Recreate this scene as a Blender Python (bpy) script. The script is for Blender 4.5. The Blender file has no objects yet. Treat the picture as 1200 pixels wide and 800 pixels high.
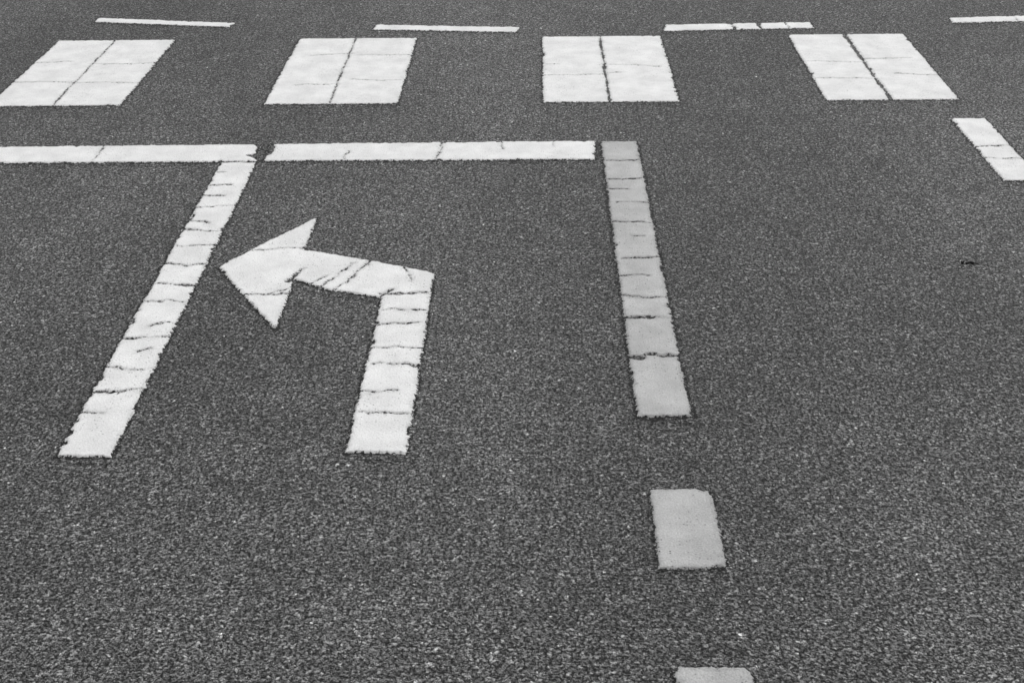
import bpy, math, random
import numpy as np
from mathutils import Vector
random.seed(4)
rng = np.random.RandomState(11)
scene = bpy.context.scene
col = scene.collection

# ------------------------------------------------------------------ camera
cd = bpy.data.cameras.new("camera")
cd.sensor_width = 36.0
cd.lens = 45.0
cd.clip_start = 0.05
cd.clip_end = 2000
cam = bpy.data.objects.new("camera", cd)
col.objects.link(cam)
cam.location = (0, 0, 1.52)
cam.rotation_euler = (1.05145, 0.01346, 0.01736)
scene.camera = cam
scene.view_settings.view_transform = 'Standard'
scene.view_settings.look = 'None'
scene.view_settings.exposure = 0

# ------------------------------------------------------------------ light
SUN_EL, SUN_AZ = 50.0, 20.0      # azimuth measured from +Y towards +X
w = bpy.data.worlds.new("World")
scene.world = w
w.use_nodes = True
nt = w.node_tree
bg = nt.nodes['Background']
sky = nt.nodes.new('ShaderNodeTexSky')
sky.sky_type = 'NISHITA'
sky.sun_disc = False
sky.sun_elevation = math.radians(SUN_EL)
sky.sun_rotation = math.radians(SUN_AZ)
sky.air_density = 1.0
sky.dust_density = 4.0
hs = nt.nodes.new('ShaderNodeHueSaturation')
hs.inputs['Saturation'].default_value = 0.0
nt.links.new(sky.outputs[0], hs.inputs['Color'])
nt.links.new(hs.outputs[0], bg.inputs['Color'])
bg.inputs['Strength'].default_value = 0.10
sd_ = bpy.data.lights.new("sun", 'SUN')
sd_.energy = 1.5
sd_.angle = math.radians(10)
sd_.color = (1, 1, 1)
sun = bpy.data.objects.new("sun", sd_)
col.objects.link(sun)
e, a = math.radians(SUN_EL), math.radians(SUN_AZ)
dirv = Vector((math.sin(a) * math.cos(e), math.cos(a) * math.cos(e), math.sin(e)))
sun.rotation_euler = dirv.to_track_quat('Z', 'Y').to_euler()
sun.location = dirv * 20


# ------------------------------------------------------------------ node helpers
class NB:
    def __init__(self, tree):
        self.t = tree

    def n(self, typ, **kw):
        nd = self.t.nodes.new(typ)
        for k, v in kw.items():
            setattr(nd, k, v)
        return nd

    def l(self, a, b):
        self.t.links.new(a, b)

    def put(self, sock, v):
        if hasattr(v, 'is_linked') or hasattr(v, 'links'):
            self.l(v, sock)
        else:
            sock.default_value = v

    def m(self, op, a, b=0.0, c=None, clamp=False):
        nd = self.n('ShaderNodeMath', operation=op)
        nd.use_clamp = clamp
        self.put(nd.inputs[0], a)
        self.put(nd.inputs[1], b)
        if c is not None:
            self.put(nd.inputs[2], c)
        return nd.outputs[0]

    def noise(self, vec, scale, detail=2.0, rough=0.5, w=None):
        nd = self.n('ShaderNodeTexNoise', noise_dimensions='2D')
        nd.inputs['Scale'].default_value = scale
        nd.inputs['Detail'].default_value = detail
        nd.inputs['Roughness'].default_value = rough
        self.l(vec, nd.inputs['Vector'])
        return nd.outputs['Fac']

    def mr(self, v, a, b, c, d, smooth=False):
        nd = self.n('ShaderNodeMapRange')
        if smooth:
            nd.interpolation_type = 'SMOOTHSTEP'
        self.put(nd.inputs[0], v)
        for i, x in enumerate((a, b, c, d)):
            self.put(nd.inputs[1 + i], x)
        return nd.outputs[0]

    def off(self, vec, o, s=None):
        if s is not None:
            k = self.n('ShaderNodeVectorMath', operation='MULTIPLY')
            self.l(vec, k.inputs[0])
            k.inputs[1].default_value = s
            vec = k.outputs[0]
        nd = self.n('ShaderNodeVectorMath', operation='ADD')
        self.l(vec, nd.inputs[0])
        nd.inputs[1].default_value = o
        return nd.outputs[0]

    def vor(self, vec, scale, feature='F1'):
        nd = self.n('ShaderNodeTexVoronoi', feature=feature, voronoi_dimensions='2D')
        nd.inputs['Scale'].default_value = scale
        self.l(vec, nd.inputs['Vector'])
        return nd


def asphalt_group():
    g = bpy.data.node_groups.new("asphalt_surface", 'ShaderNodeTree')
    g.interface.new_socket("Value", in_out='OUTPUT', socket_type='NodeSocketFloat')
    g.interface.new_socket("Height", in_out='OUTPUT', socket_type='NodeSocketFloat')
    b = NB(g)
    go = b.n('NodeGroupOutput')
    tc = b.n('ShaderNodeTexCoord')
    P = tc.outputs['Object']
    # warp for irregular stones
    wn = b.n('ShaderNodeTexNoise', noise_dimensions='2D')
    wn.inputs['Scale'].default_value = 120
    wn.inputs['Detail'].default_value = 1
    b.l(P, wn.inputs['Vector'])
    sc = b.n('ShaderNodeVectorMath', operation='SCALE')
    b.l(wn.outputs['Color'], sc.inputs[0])
    sc.inputs['Scale'].default_value = 0.009
    ad = b.n('ShaderNodeVectorMath', operation='ADD')
    b.l(P, ad.inputs[0])
    b.l(sc.outputs[0], ad.inputs[1])
    W = ad.outputs[0]
    v1 = b.vor(W, 180)                      # ~5.5 mm stones
    v2 = b.vor(b.off(W, (3.1, 1.7, 0)), 380)  # fines
    sep1 = b.n('ShaderNodeSeparateColor'); b.l(v1.outputs['Color'], sep1.inputs[0])
    sep2 = b.n('ShaderNodeSeparateColor'); b.l(v2.outputs['Color'], sep2.inputs[0])
    r1, r1b = sep1.outputs[0], sep1.outputs[1]
    r2 = sep2.outputs[0]
    # stone value
    stone = b.mr(b.m('POWER', r1, 2.2), 0, 1, 0.070, 0.38)
    bright = b.mr(r1b, 0.955, 1.0, 0.0, 0.50)
    stone = b.m('ADD', stone, bright)
    fines = b.mr(r2, 0, 1, 0.03, 0.26)
    # where stones show vs fines
    expo = b.mr(b.noise(P, 80, 2, 0.6), 0.40, 0.58, 0.25, 0.95)
    mix = b.n('ShaderNodeMix', data_type='FLOAT')
    b.l(expo, mix.inputs[0]); b.l(fines, mix.inputs[2]); b.l(stone, mix.inputs[3])
    val = mix.outputs[0]
    # dark pits between stones
    gap = b.mr(v1.outputs['Distance'], 0.42, 0.78, 1.0, 0.35, True)
    pits = b.mr(b.noise(b.off(P, (7, 3, 0)), 165, 2, 0.6), 0.36, 0.53, 0.15, 1.0, True)
    val = b.m('MULTIPLY', val, gap)
    val = b.m('MULTIPLY', val, pits)
    coarse = b.mr(b.noise(b.off(P, (5, 8, 0)), 75, 2, 0.8), 0.3, 0.7, 0.50, 1.55)
    val = b.m('MULTIPLY', val, coarse)
    # broad wear, drawn out along the driving direction
    big = b.mr(b.noise(b.off(P, (0, 0, 0), (1.0, 0.55, 1)), 0.9, 4, 0.55), 0.3, 0.7, 0.82, 1.19)
    mid = b.mr(b.noise(b.off(P, (2, 9, 0)), 8, 4, 0.7), 0.3, 0.7, 0.86, 1.15)
    val = b.m('MULTIPLY', val, big)
    val = b.m('MULTIPLY', val, mid)
    # thin dusty scuffs
    sc1 = b.noise(b.off(P, (4, 4, 0), (1.0, 0.25, 1)), 16, 3, 0.6)
    scuff = b.mr(sc1, 0.66, 0.76, 1.0, 1.35, True)
    val = b.m('MULTIPLY', val, scuff)
    val = b.m('MULTIPLY', val, 1.12)
    h1 = b.mr(v1.outputs['Distance'], 0.1, 0.8, 1.0, 0.0, True)
    h = b.m('MULTIPLY', h1, b.mr(r1b, 0, 1, 0.4, 1.0))
    h = b.m('ADD', h, b.m('MULTIPLY', r2, 0.25))
    h = b.m('ADD', h, b.m('MULTIPLY', pits, 0.7))
    b.l(val, go.inputs['Value'])
    b.l(h, go.inputs['Height'])
    return g


AG = asphalt_group()


def grey(b, v):
    c = b.n('ShaderNodeCombineColor')
    for i in range(3):
        b.put(c.inputs[i], v)
    return c.outputs[0]


def mat_asphalt():
    m = bpy.data.materials.new("asphalt")
    m.use_nodes = True
    b = NB(m.node_tree)
    bs = m.node_tree.nodes['Principled BSDF']
    g = b.n('ShaderNodeGroup'); g.node_tree = AG
    b.l(grey(b, g.outputs['Value']), bs.inputs['Base Color'])
    bs.inputs['Roughness'].default_value = 0.8
    bs.inputs['Specular IOR Level'].default_value = 0.3
    bp = b.n('ShaderNodeBump')
    bp.inputs['Strength'].default_value = 1.0
    bp.inputs['Distance'].default_value = 0.0024
    b.l(g.outputs['Height'], bp.inputs['Height'])
    b.l(bp.outputs[0], bs.inputs['Normal'])
    return m


def mat_marking(name, base, seed, dirt=1.0):
    m = bpy.data.materials.new(name)
    m.use_nodes = True
    b = NB(m.node_tree)
    bs = m.node_tree.nodes['Principled BSDF']
    g = b.n('ShaderNodeGroup'); g.node_tree = AG
    tc = b.n('ShaderNodeTexCoord')
    P = tc.outputs['Object']
    at = b.n('ShaderNodeAttribute', attribute_name="film")
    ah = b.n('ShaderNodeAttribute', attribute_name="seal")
    f = at.outputs['Fac']          # mm, >0 on the paint film
    hw = ah.outputs['Fac']         # mm width of bitumen seam and painted edge shade
    fine = b.m('SUBTRACT', b.noise(P, 115, 3, 0.8), 0.5)
    ff = b.m('ADD', f, b.m('MULTIPLY', fine, 20.0))
    paint = b.mr(ff, -0.5, 0.5, 0, 1, True)
    # bitumen round the film, with the film's edge shadow painted in
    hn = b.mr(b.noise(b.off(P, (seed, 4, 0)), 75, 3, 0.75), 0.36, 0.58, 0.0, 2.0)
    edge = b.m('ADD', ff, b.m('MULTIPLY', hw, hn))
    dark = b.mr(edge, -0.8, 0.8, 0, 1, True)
    # paint value
    v = b.mr(b.noise(b.off(P, (0, seed, 0)), 11, 4, 0.65), 0.3, 0.7, base * (1 - .12 * dirt), base * (1 + .06 * dirt))
    v = b.m('MULTIPLY', v, b.mr(b.noise(P, 300, 2, 0.6), 0.3, 0.7, 1 - .12 * dirt, 1 + .08 * dirt))
    # grime next to edges/cracks
    gr = b.mr(ff, 0.0, 11.0, 1.0 - 0.2 * dirt, 1.0)
    v = b.m('MULTIPLY', v, gr)
    # small dark specks where aggregate shows through
    sp = b.vor(b.off(P, (seed, seed * 2, 0)), 150)
    ss = b.n('ShaderNodeSeparateColor'); b.l(sp.outputs['Color'], ss.inputs[0])
    sel = b.mr(ss.outputs[0], 0.84, 0.97, 0, 1)
    dot = b.mr(sp.outputs['Distance'], 0.12, 0.36, 1, 0)
    pt = b.mr(b.noise(b.off(P, (seed, 8, 0)), 7, 3, 0.6), 0.40, 0.66, 0.14, 0.65 * dirt)
    k = b.m('MULTIPLY', b.m('MULTIPLY', sel, dot), pt)
    v = b.m('MULTIPLY', v, b.m('SUBTRACT', 1.0, k))
    # asphalt -> bitumen with painted shade -> paint
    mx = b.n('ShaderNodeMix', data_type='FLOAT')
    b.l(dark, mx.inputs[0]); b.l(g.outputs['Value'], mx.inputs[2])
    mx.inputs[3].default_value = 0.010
    m2 = b.n('ShaderNodeMix', data_type='FLOAT')
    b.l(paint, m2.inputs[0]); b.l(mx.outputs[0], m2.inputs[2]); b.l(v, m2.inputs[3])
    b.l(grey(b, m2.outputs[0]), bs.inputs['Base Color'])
    bs.inputs['Roughness'].default_value = 0.75
    bs.inputs['Specular IOR Level'].default_value = 0.3
    # height: asphalt grain, softened under the paint
    ph = b.m('MULTIPLY', g.outputs['Height'], 0.14)
    ph = b.m('ADD', ph, 1.8)
    m3 = b.n('ShaderNodeMix', data_type='FLOAT')
    b.l(paint, m3.inputs[0]); b.l(g.outputs['Height'], m3.inputs[2]); b.l(ph, m3.inputs[3])
    bp = b.n('ShaderNodeBump')
    bp.inputs['Distance'].default_value = 0.0024
    b.l(m3.outputs[0], bp.inputs['Height'])
    b.l(bp.outputs[0], bs.inputs['Normal'])
    return m


M_ASPH = mat_asphalt()
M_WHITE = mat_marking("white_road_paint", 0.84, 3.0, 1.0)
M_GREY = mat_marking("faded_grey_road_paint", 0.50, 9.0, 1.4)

# ------------------------------------------------------------------ ground
S = 600
me = bpy.data.meshes.new("asphalt_road")
me.from_pydata([(-S, -S, 0), (S, -S, 0), (S, S, 0), (-S, S, 0)], [], [(0, 1, 2, 3)])
me.materials.append(M_ASPH)
road = bpy.data.objects.new("asphalt_road", me)
col.objects.link(road)

# ------------------------------------------------------------------ markings
LAT = rng.rand(512, 512)


def vnoise(x, y, s, ox=0.0, oy=0.0):
    """smooth value noise, -1..1 ; s = feature size in metres"""
    X = x / s + ox + 1000.3
    Y = y / s + oy + 1000.7
    xi = np.floor(X).astype(int); yi = np.floor(Y).astype(int)
    fx = X - xi; fy = Y - yi
    fx = fx * fx * (3 - 2 * fx); fy = fy * fy * (3 - 2 * fy)
    A = LAT[xi % 512, yi % 512]; B = LAT[(xi + 1) % 512, yi % 512]
    C = LAT[xi % 512, (yi + 1) % 512]; D = LAT[(xi + 1) % 512, (yi + 1) % 512]
    return ((A * (1 - fx) + B * fx) * (1 - fy) + (C * (1 - fx) + D * fx) * fy) * 2 - 1


def segdist(px, py, a, b):
    ax, ay = a; bx, by = b
    dx, dy = bx - ax, by - ay
    t = np.clip(((px - ax) * dx + (py - ay) * dy) / (dx * dx + dy * dy + 1e-12), 0, 1)
    cx, cy = px - (ax + t * dx), py - (ay + t * dy)
    return np.hypot(cx, cy), cx, cy


def poly_sd(px, py, poly):
    best = np.full(px.shape, 1e9); gy = np.zeros(px.shape)
    inside = np.zeros(px.shape, bool)
    n = len(poly)
    for i in range(n):
        a, b = poly[i], poly[(i + 1) % n]
        d, cx, cy = segdist(px, py, a, b)
        m = d < best
        best = np.where(m, d, best)
        gy = np.where(m, cy / np.maximum(d, 1e-6), gy)
        cond = ((a[1] > py) != (b[1] > py))
        with np.errstate(divide='ignore', invalid='ignore'):
            xx = (b[0] - a[0]) * (py - a[1]) / (b[1] - a[1] + 1e-15) + a[0]
        inside ^= cond & (px < xx)
    sd = np.where(inside, best, -best)
    gy = np.where(inside, -gy, gy)
    return sd, gy          # gy<0 at the lower (near) edge


SEED = [0]


def marking(name, polys, cracks, mat, cell=0.004, rough=1.0, parent=None, thick=0.003, seal=1.0):
    """cracks: (start, end, width[, jitter])"""
    SEED[0] += 17.37
    o = SEED[0]
    xs = [p[0] for q in polys for p in q]; ys = [p[1] for q in polys for p in q]
    pad = 0.028
    nx = int((max(xs) - min(xs) + 2 * pad) / cell) + 2
    ny = int((max(ys) - min(ys) + 2 * pad) / cell) + 2
    gx = min(xs) - pad + np.arange(nx) * cell
    gyv = min(ys) - pad + np.arange(ny) * cell
    PX, PY = np.meshgrid(gx, gyv, indexing='ij')
    sd = np.full(PX.shape, -1e9); gy = np.zeros(PX.shape)
    wx = PX + 0.0012 * vnoise(PX, PY, 0.08, o, 3)
    wy = PY + 0.0012 * vnoise(PX, PY, 0.08, 9, o)
    for q in polys:
        s, g = poly_sd(wx, wy, q)
        m = s > sd
        sd = np.where(m, s, sd); gy = np.where(m, g, gy)
    sd = sd - 0.001
    nse = 0.0014 * vnoise(PX, PY, 0.02, o, 0) + 0.0018 * vnoise(PX, PY, 0.009, 0, o)
    nse -= 0.014 * np.clip(vnoise(PX, PY, 0.022, o, o) - 0.5, 0, 1)
    sdn = sd + nse * rough
    film = sdn.copy()
    for cr in cracks:
        a, b, wd = cr[:3]
        jt = cr[3] if len(cr) > 3 else 1.0
        ox, oy = random.uniform(0, 300), random.uniform(0, 300)
        jx = PX + jt * (0.006 * vnoise(PX, PY, 0.05, ox, oy) + 0.005 * vnoise(PX, PY, 0.016, oy, ox))
        jy = PY + jt * (0.006 * vnoise(PX, PY, 0.05, oy, 7) + 0.005 * vnoise(PX, PY, 0.016, 7, ox))
        d, _, _ = segdist(jx, jy, a, b)
        var = 1.5 if jt >= 1.0 else 0.7
        ww = wd * 0.5 * (1 + var * vnoise(PX, PY, 0.035, ox, 5) + 0.6 * vnoise(PX, PY, 0.01, 5, oy))
        film = np.minimum(film, d - ww)
    keep_v = sd > -0.021
    keep = keep_v[:-1, :-1] | keep_v[1:, :-1] | keep_v[:-1, 1:] | keep_v[1:, 1:]
    t = np.clip((film + 0.001) / 0.004, 0, 1); t = t * t * (3 - 2 * t)
    edge_t = np.clip((sd + 0.020) / 0.01, 0, 1)
    Z = 0.0008 + edge_t * 0.0008 + t * thick + 0.0004 * vnoise(PX, PY, 0.06, o, 2) * t
    seal_shade_w = np.where(sd < 0.006, np.where(gy < -0.3, 4.4, np.where(gy > 0.3, 1.8, 3.6)), 1.1) * seal  # dark rim widest on near edges: edge shadow painted in with the bitumen
    idx = np.arange(nx * ny).reshape(nx, ny)
    quads = np.stack([idx[:-1, :-1], idx[1:, :-1], idx[1:, 1:], idx[:-1, 1:]], -1)[keep]
    used = np.unique(quads)
    remap = np.full(nx * ny, -1); remap[used] = np.arange(len(used))
    quads = remap[quads]
    V = np.stack([PX.ravel()[used], PY.ravel()[used], Z.ravel()[used]], -1)
    me = bpy.data.meshes.new(name)
    me.from_pydata(V.tolist(), [], quads.tolist())
    a1 = me.attributes.new("film", 'FLOAT', 'POINT')
    a1.data.foreach_set("value", (film.ravel()[used] * 1000).astype(np.float32))
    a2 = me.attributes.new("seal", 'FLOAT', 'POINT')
    a2.data.foreach_set("value", seal_shade_w.ravel()[used].astype(np.float32))
    me.polygons.foreach_set("use_smooth", np.ones(len(quads), bool))
    me.materials.append(mat)
    ob = bpy.data.objects.new(name, me)
    col.objects.link(ob)
    if parent is not None:
        ob.parent = parent
    return ob


def empty(name):
    ob = bpy.data.objects.new(name, None)
    ob.empty_display_size = 0.2
    col.objects.link(ob)
    return ob


def across(x0, x1, ys, wd, part=0.35, tilt=0.008):
    """shrinkage cracks running across a band x0..x1 at each y"""
    out = []
    for y in ys:
        if isinstance(y, tuple):
            y, k = y
        else:
            k = 1.0
        a, b = x0 - 0.01, x1 + 0.01
        if k <= 1.0 and random.random() < part:
            if random.random() < 0.5:
                a += (x1 - x0) * random.uniform(0.2, 0.6)
            else:
                b -= (x1 - x0) * random.uniform(0.2, 0.6)
        ya, yb = y + random.uniform(-tilt, tilt), y + random.uniform(-tilt, tilt)
        xm = a + (b - a) * random.uniform(.3, .7)
        ym = (ya + yb) / 2 + random.uniform(-tilt, tilt) * .7
        wk = wd * k * random.uniform(0.5, 1.4)
        out.append(((a, ya), (xm, ym), wk))
        if k > 1.0 or random.random() < .85:
            out.append(((xm, ym), (b, yb), wk * random.uniform(.5, 1.2)))
    return out


# zebra crossing -----------------------------------------------------
zebra = empty("zebra_crossing")
Y0, Y1 = 4.355, 5.158
stripes = [
    (-2.97, -2.485, -2.74, 0.003, [4.62]),
    (-1.976, -1.494, -1.742, 0.004, [4.62, 4.86]),
    (-0.981, -0.500, -0.750, 0.0045, [4.58, 4.93]),
    (0.013, 0.496, 0.247, 0.008, [4.66, 4.80]),
    (1.012, 1.478, 1.240, 0.013, [4.60, 4.80]),
    (2.005, 2.48, 2.24, 0.005, [4.6, 4.9]),
    (3.00, 3.48, 3.24, 0.005, [4.7]),
]
for i, (x0, x1, xs_, wd, ys_) in enumerate(stripes):
    cr = [((xs_ + random.uniform(-.004, .004), Y0 - .01), (xs_, Y1 + .01), wd, 0.4)]
    for y in ys_:
        cr += across(x0, xs_, [y], 0.0012, 0.4, 0.015)
        cr += across(xs_, x1, [y + random.uniform(-.06, .06)], 0.0012, 0.4, 0.015)
    q = [(x0, Y1), (x1, Y1 - .002), (x1, Y0), (x0, Y0)]
    marking("stripe_%d" % (i + 1), [q], cr, M_WHITE, cell=0.005, parent=zebra, seal=1.5, rough=1.5)

# thin broken line behind the crossing (slightly curved)
edge = empty("crossing_edge_line")
dashes = [
    [(-1.915, 5.494), (-1.295, 5.396), (-1.304, 5.333), (-1.910, 5.428)],
    [(-0.687, 5.353), (-0.080, 5.296), (-0.097, 5.223), (-0.697, 5.277)],
    [(0.530, 5.316), (1.138, 5.336), (1.136, 5.248), (0.511, 5.222)],
    [(1.729, 5.382), (2.358, 5.428), (2.342, 5.338), (1.719, 5.306)],
    [(2.95, 5.50), (3.56, 5.62), (3.55, 5.54), (2.94, 5.42)],
    [(-3.15, 5.76), (-2.54, 5.63), (-2.55, 5.56), (-3.16, 5.69)],
]
dcr = [[], [], [((0.80, 5.2), (0.81, 5.4), 0.011), ((0.92, 5.2), (0.925, 5.4), 0.007), ((1.03, 5.2), (1.03, 5.4), 0.003)],
       [((2.0, 5.3), (2.0, 5.5), 0.003)], [], []]
for i, q in enumerate(dashes):
    marking("dash_%d" % (i + 1), [q], dcr[i], M_WHITE, cell=0.005, parent=edge, rough=1.8, seal=1.5)

# dashed guide line at the right
gl = empty("guide_line")
marking("dash_1", [[(1.394, 4.166), (1.511, 4.170), (1.520, 3.618), (1.401, 3.620)]],
        across(1.39, 1.52, [3.80, 3.90], 0.003, 0), M_WHITE, parent=gl, seal=1.4)
marking("dash_2", [[(1.402, 3.05), (1.52, 3.05), (1.525, 2.5), (1.405, 2.5)]],
        across(1.39, 1.52, [2.7, 2.9], 0.003, 0), M_WHITE, parent=gl)

# stop line
marking("stop_line", [
    [(-3.6, 3.958), (-1.781, 3.958), (-1.2, 3.962), (-0.908, 3.964), (-0.915, 3.89), (-0.902, 3.818), (-0.904, 3.812), (-1.728, 3.812), (-3.6, 3.815)],
    [(-0.886, 3.966), (-0.4, 3.972), (0.183, 3.977), (0.178, 3.812), (-0.3, 3.814), (-0.878, 3.816)]],
    [((-1.436, 3.98), (-1.43, 3.80), 0.003), ((-0.322, 3.98), (-0.33, 3.80), 0.006), ((-0.13, 3.98), (-0.12, 3.9), 0.002),
     ((-0.875, 3.97), (-0.87, 3.86), 0.012), ((-0.925, 3.94), (-0.90, 3.85), 0.018), ((-0.93, 3.87), (-0.90, 3.84), 0.008), ((-0.62, 3.83), (-0.62, 3.9), 0.002),
     ((-2.0, 3.98), (-2.01, 3.80), 0.003), ((0.05, 3.99), (0.05, 3.93), 0.002)],
    M_WHITE, seal=1.7, rough=1.5)

# solid lane line left of the arrow
ly = [3.711, 3.622, 3.530, 3.460, 3.345, 3.299, 3.186, (3.064, 1.3), 2.959, 2.855, 2.743, 2.671, 2.622, 2.535, (2.430, 1.6), 2.332]
marking("lane_line", [[(-1.014, 3.806), (-0.899, 3.806), (-0.892, 2.174), (-1.009, 2.178)]],
        across(-1.012, -0.895, ly, 0.0026, 0.35, 0.013), M_WHITE, cell=0.003, seal=1.3, rough=1.3)

# faded line right of the arrow + its short dashes
dl = empty("lane_divider_line")
gyv = [3.811, 3.650, 3.577, 3.469, 3.331, 3.245, 3.105, 2.998, 2.883, (2.766, 2.4), (2.588, 2.4)]
marking("solid_section", [[(0.201, 3.972), (0.319, 3.970), (0.328, 2.325), (0.209, 2.322)]],
        across(0.205, 0.325, gyv, 0.0028, 0.3, 0.010), M_GREY, cell=0.003, parent=dl, seal=1.7, rough=1.3)
marking("dash_1", [[(0.216, 2.063), (0.338, 2.063), (0.341, 1.821), (0.213, 1.818)]], [], M_GREY, cell=0.0025, parent=dl, seal=1.1, rough=1)
yy = 1.572
k = 2
while yy > -1:
    x0, x1 = 0.219, 0.347
    q = [(x0 + .012, yy), (x1 - .012, yy), (x1, yy - .015), (x1 + .006, yy - .235), (x0 + .003, yy - .235), (x0, yy - .015)]
    marking("dash_%d" % k, [q], [], M_GREY, cell=0.003, parent=dl, rough=1)
    yy -= 0.49
    k += 1

# turn-left arrow
arrow = [(-0.405, 2.192), (-0.276, 2.187), (-0.277, 3.013), (-0.285, 3.026), (-0.466, 3.100), (-0.645, 3.165), (-0.642, 3.383), (-0.755, 3.223),
         (-0.862, 3.059), (-0.761, 2.896), (-0.645, 2.716), (-0.642, 2.844), (-0.644, 2.985), (-0.556, 2.928), (-0.403, 2.880)]
arc = across(-0.405, -0.276, [2.806, 2.735, 2.627, 2.541, 2.440, 2.338], 0.0026, 0.3, 0.013)
arc += [((-0.41, 2.90), (-0.27, 2.905), 0.003),
        ((-0.575, 2.93), (-0.50, 3.075), 0.003), ((-0.53, 2.905), (-0.455, 3.09), 0.002),
        ((-0.66, 2.965), (-0.635, 3.045), 0.005), ((-0.60, 2.95), (-0.565, 3.0), 0.002),
        ((-0.80, 3.155), (-0.66, 3.172), 0.001), ((-0.655, 3.17), (-0.63, 3.19), 0.004),
        ((-0.77, 2.897), (-0.64, 2.902), 0.0018), ((-0.70, 2.905), (-0.65, 2.93), 0.002),
        ((-0.36, 3.06), (-0.33, 2.97), 0.002), ((-0.41, 2.88), (-0.37, 2.93), 0.003)]
marking("turn_left_arrow", [arrow], arc, M_WHITE, cell=0.003, seal=1.2, rough=1.2)

# ------------------------------------------------------------------ loose grit
mg = bpy.data.materials.new("grit")
mg.use_nodes = True
b = NB(mg.node_tree)
bs = mg.node_tree.nodes['Principled BSDF']
oi = b.n('ShaderNodeTexCoord')
b.l(grey(b, b.mr(b.noise(oi.outputs['Object'], 25, 1, 0.5), 0.35, 0.65, 0.15, 0.65)), bs.inputs['Base Color'])
bs.inputs['Roughness'].default_value = 0.9
ico_v = []
ph = (1 + 5 ** .5) / 2
for s1 in (-1, 1):
    for s2 in (-ph, ph):
        ico_v += [(s1, s2, 0), (0, s1, s2), (s2, 0, s1)]
ico_v = [Vector(v).normalized() for v in ico_v]
import bmesh
bm = bmesh.new()


def pebble(x, y, r):
    pts = []
    sx, sy, sz = random.uniform(.7, 1.5), random.uniform(.6, 1.1), random.uniform(.4, .8)
    an = random.uniform(0, 6.28)
    for v in ico_v:
        q = v * random.uniform(.75, 1.15)
        X, Y = q.x * sx, q.y * sy
        pts.append(bm.verts.new((x + r * (X * math.cos(an) - Y * math.sin(an)), y + r * (X * math.sin(an) + Y * math.cos(an)), r * sz * .7 + r * sz * q.z + 0.0005)))
    bmesh.ops.convex_hull(bm, input=pts)


for i in range(620):
    y = random.uniform(1.3, 5.8)
    pebble(random.uniform(-.35 * y - .5, .35 * y + .5), y, random.choice([.0012, .0015, .0018, .0022, .003]) * random.uniform(.7, 1.1))
me = bpy.data.meshes.new("loose_grit"); bm.to_mesh(me); bm.free()
me.materials.append(mg)
col.objects.link(bpy.data.objects.new("loose_grit", me))

# dark crumbs on the road at the right
md = bpy.data.materials.new("dark_crumb")
md.use_nodes = True
b = NB(md.node_tree)
bs = md.node_tree.nodes['Principled BSDF']
oi = b.n('ShaderNodeTexCoord')
b.l(grey(b, b.mr(b.noise(oi.outputs['Object'], 200, 1, 0.5), 0.35, 0.65, 0.006, 0.02)), bs.inputs['Base Color'])
bm = bmesh.new()
for dx, dy, r in ((-.016, .004, .007), (-.006, -.001, .006), (.010, .002, .006), (.022, .000, .005), (.003, .006, .005)):
    pebble(1.136 + dx, 3.065 + dy, r)
me = bpy.data.meshes.new("tar_crumbs"); bm.to_mesh(me); bm.free()
me.materials.append(md)
col.objects.link(bpy.data.objects.new("tar_crumbs", me))
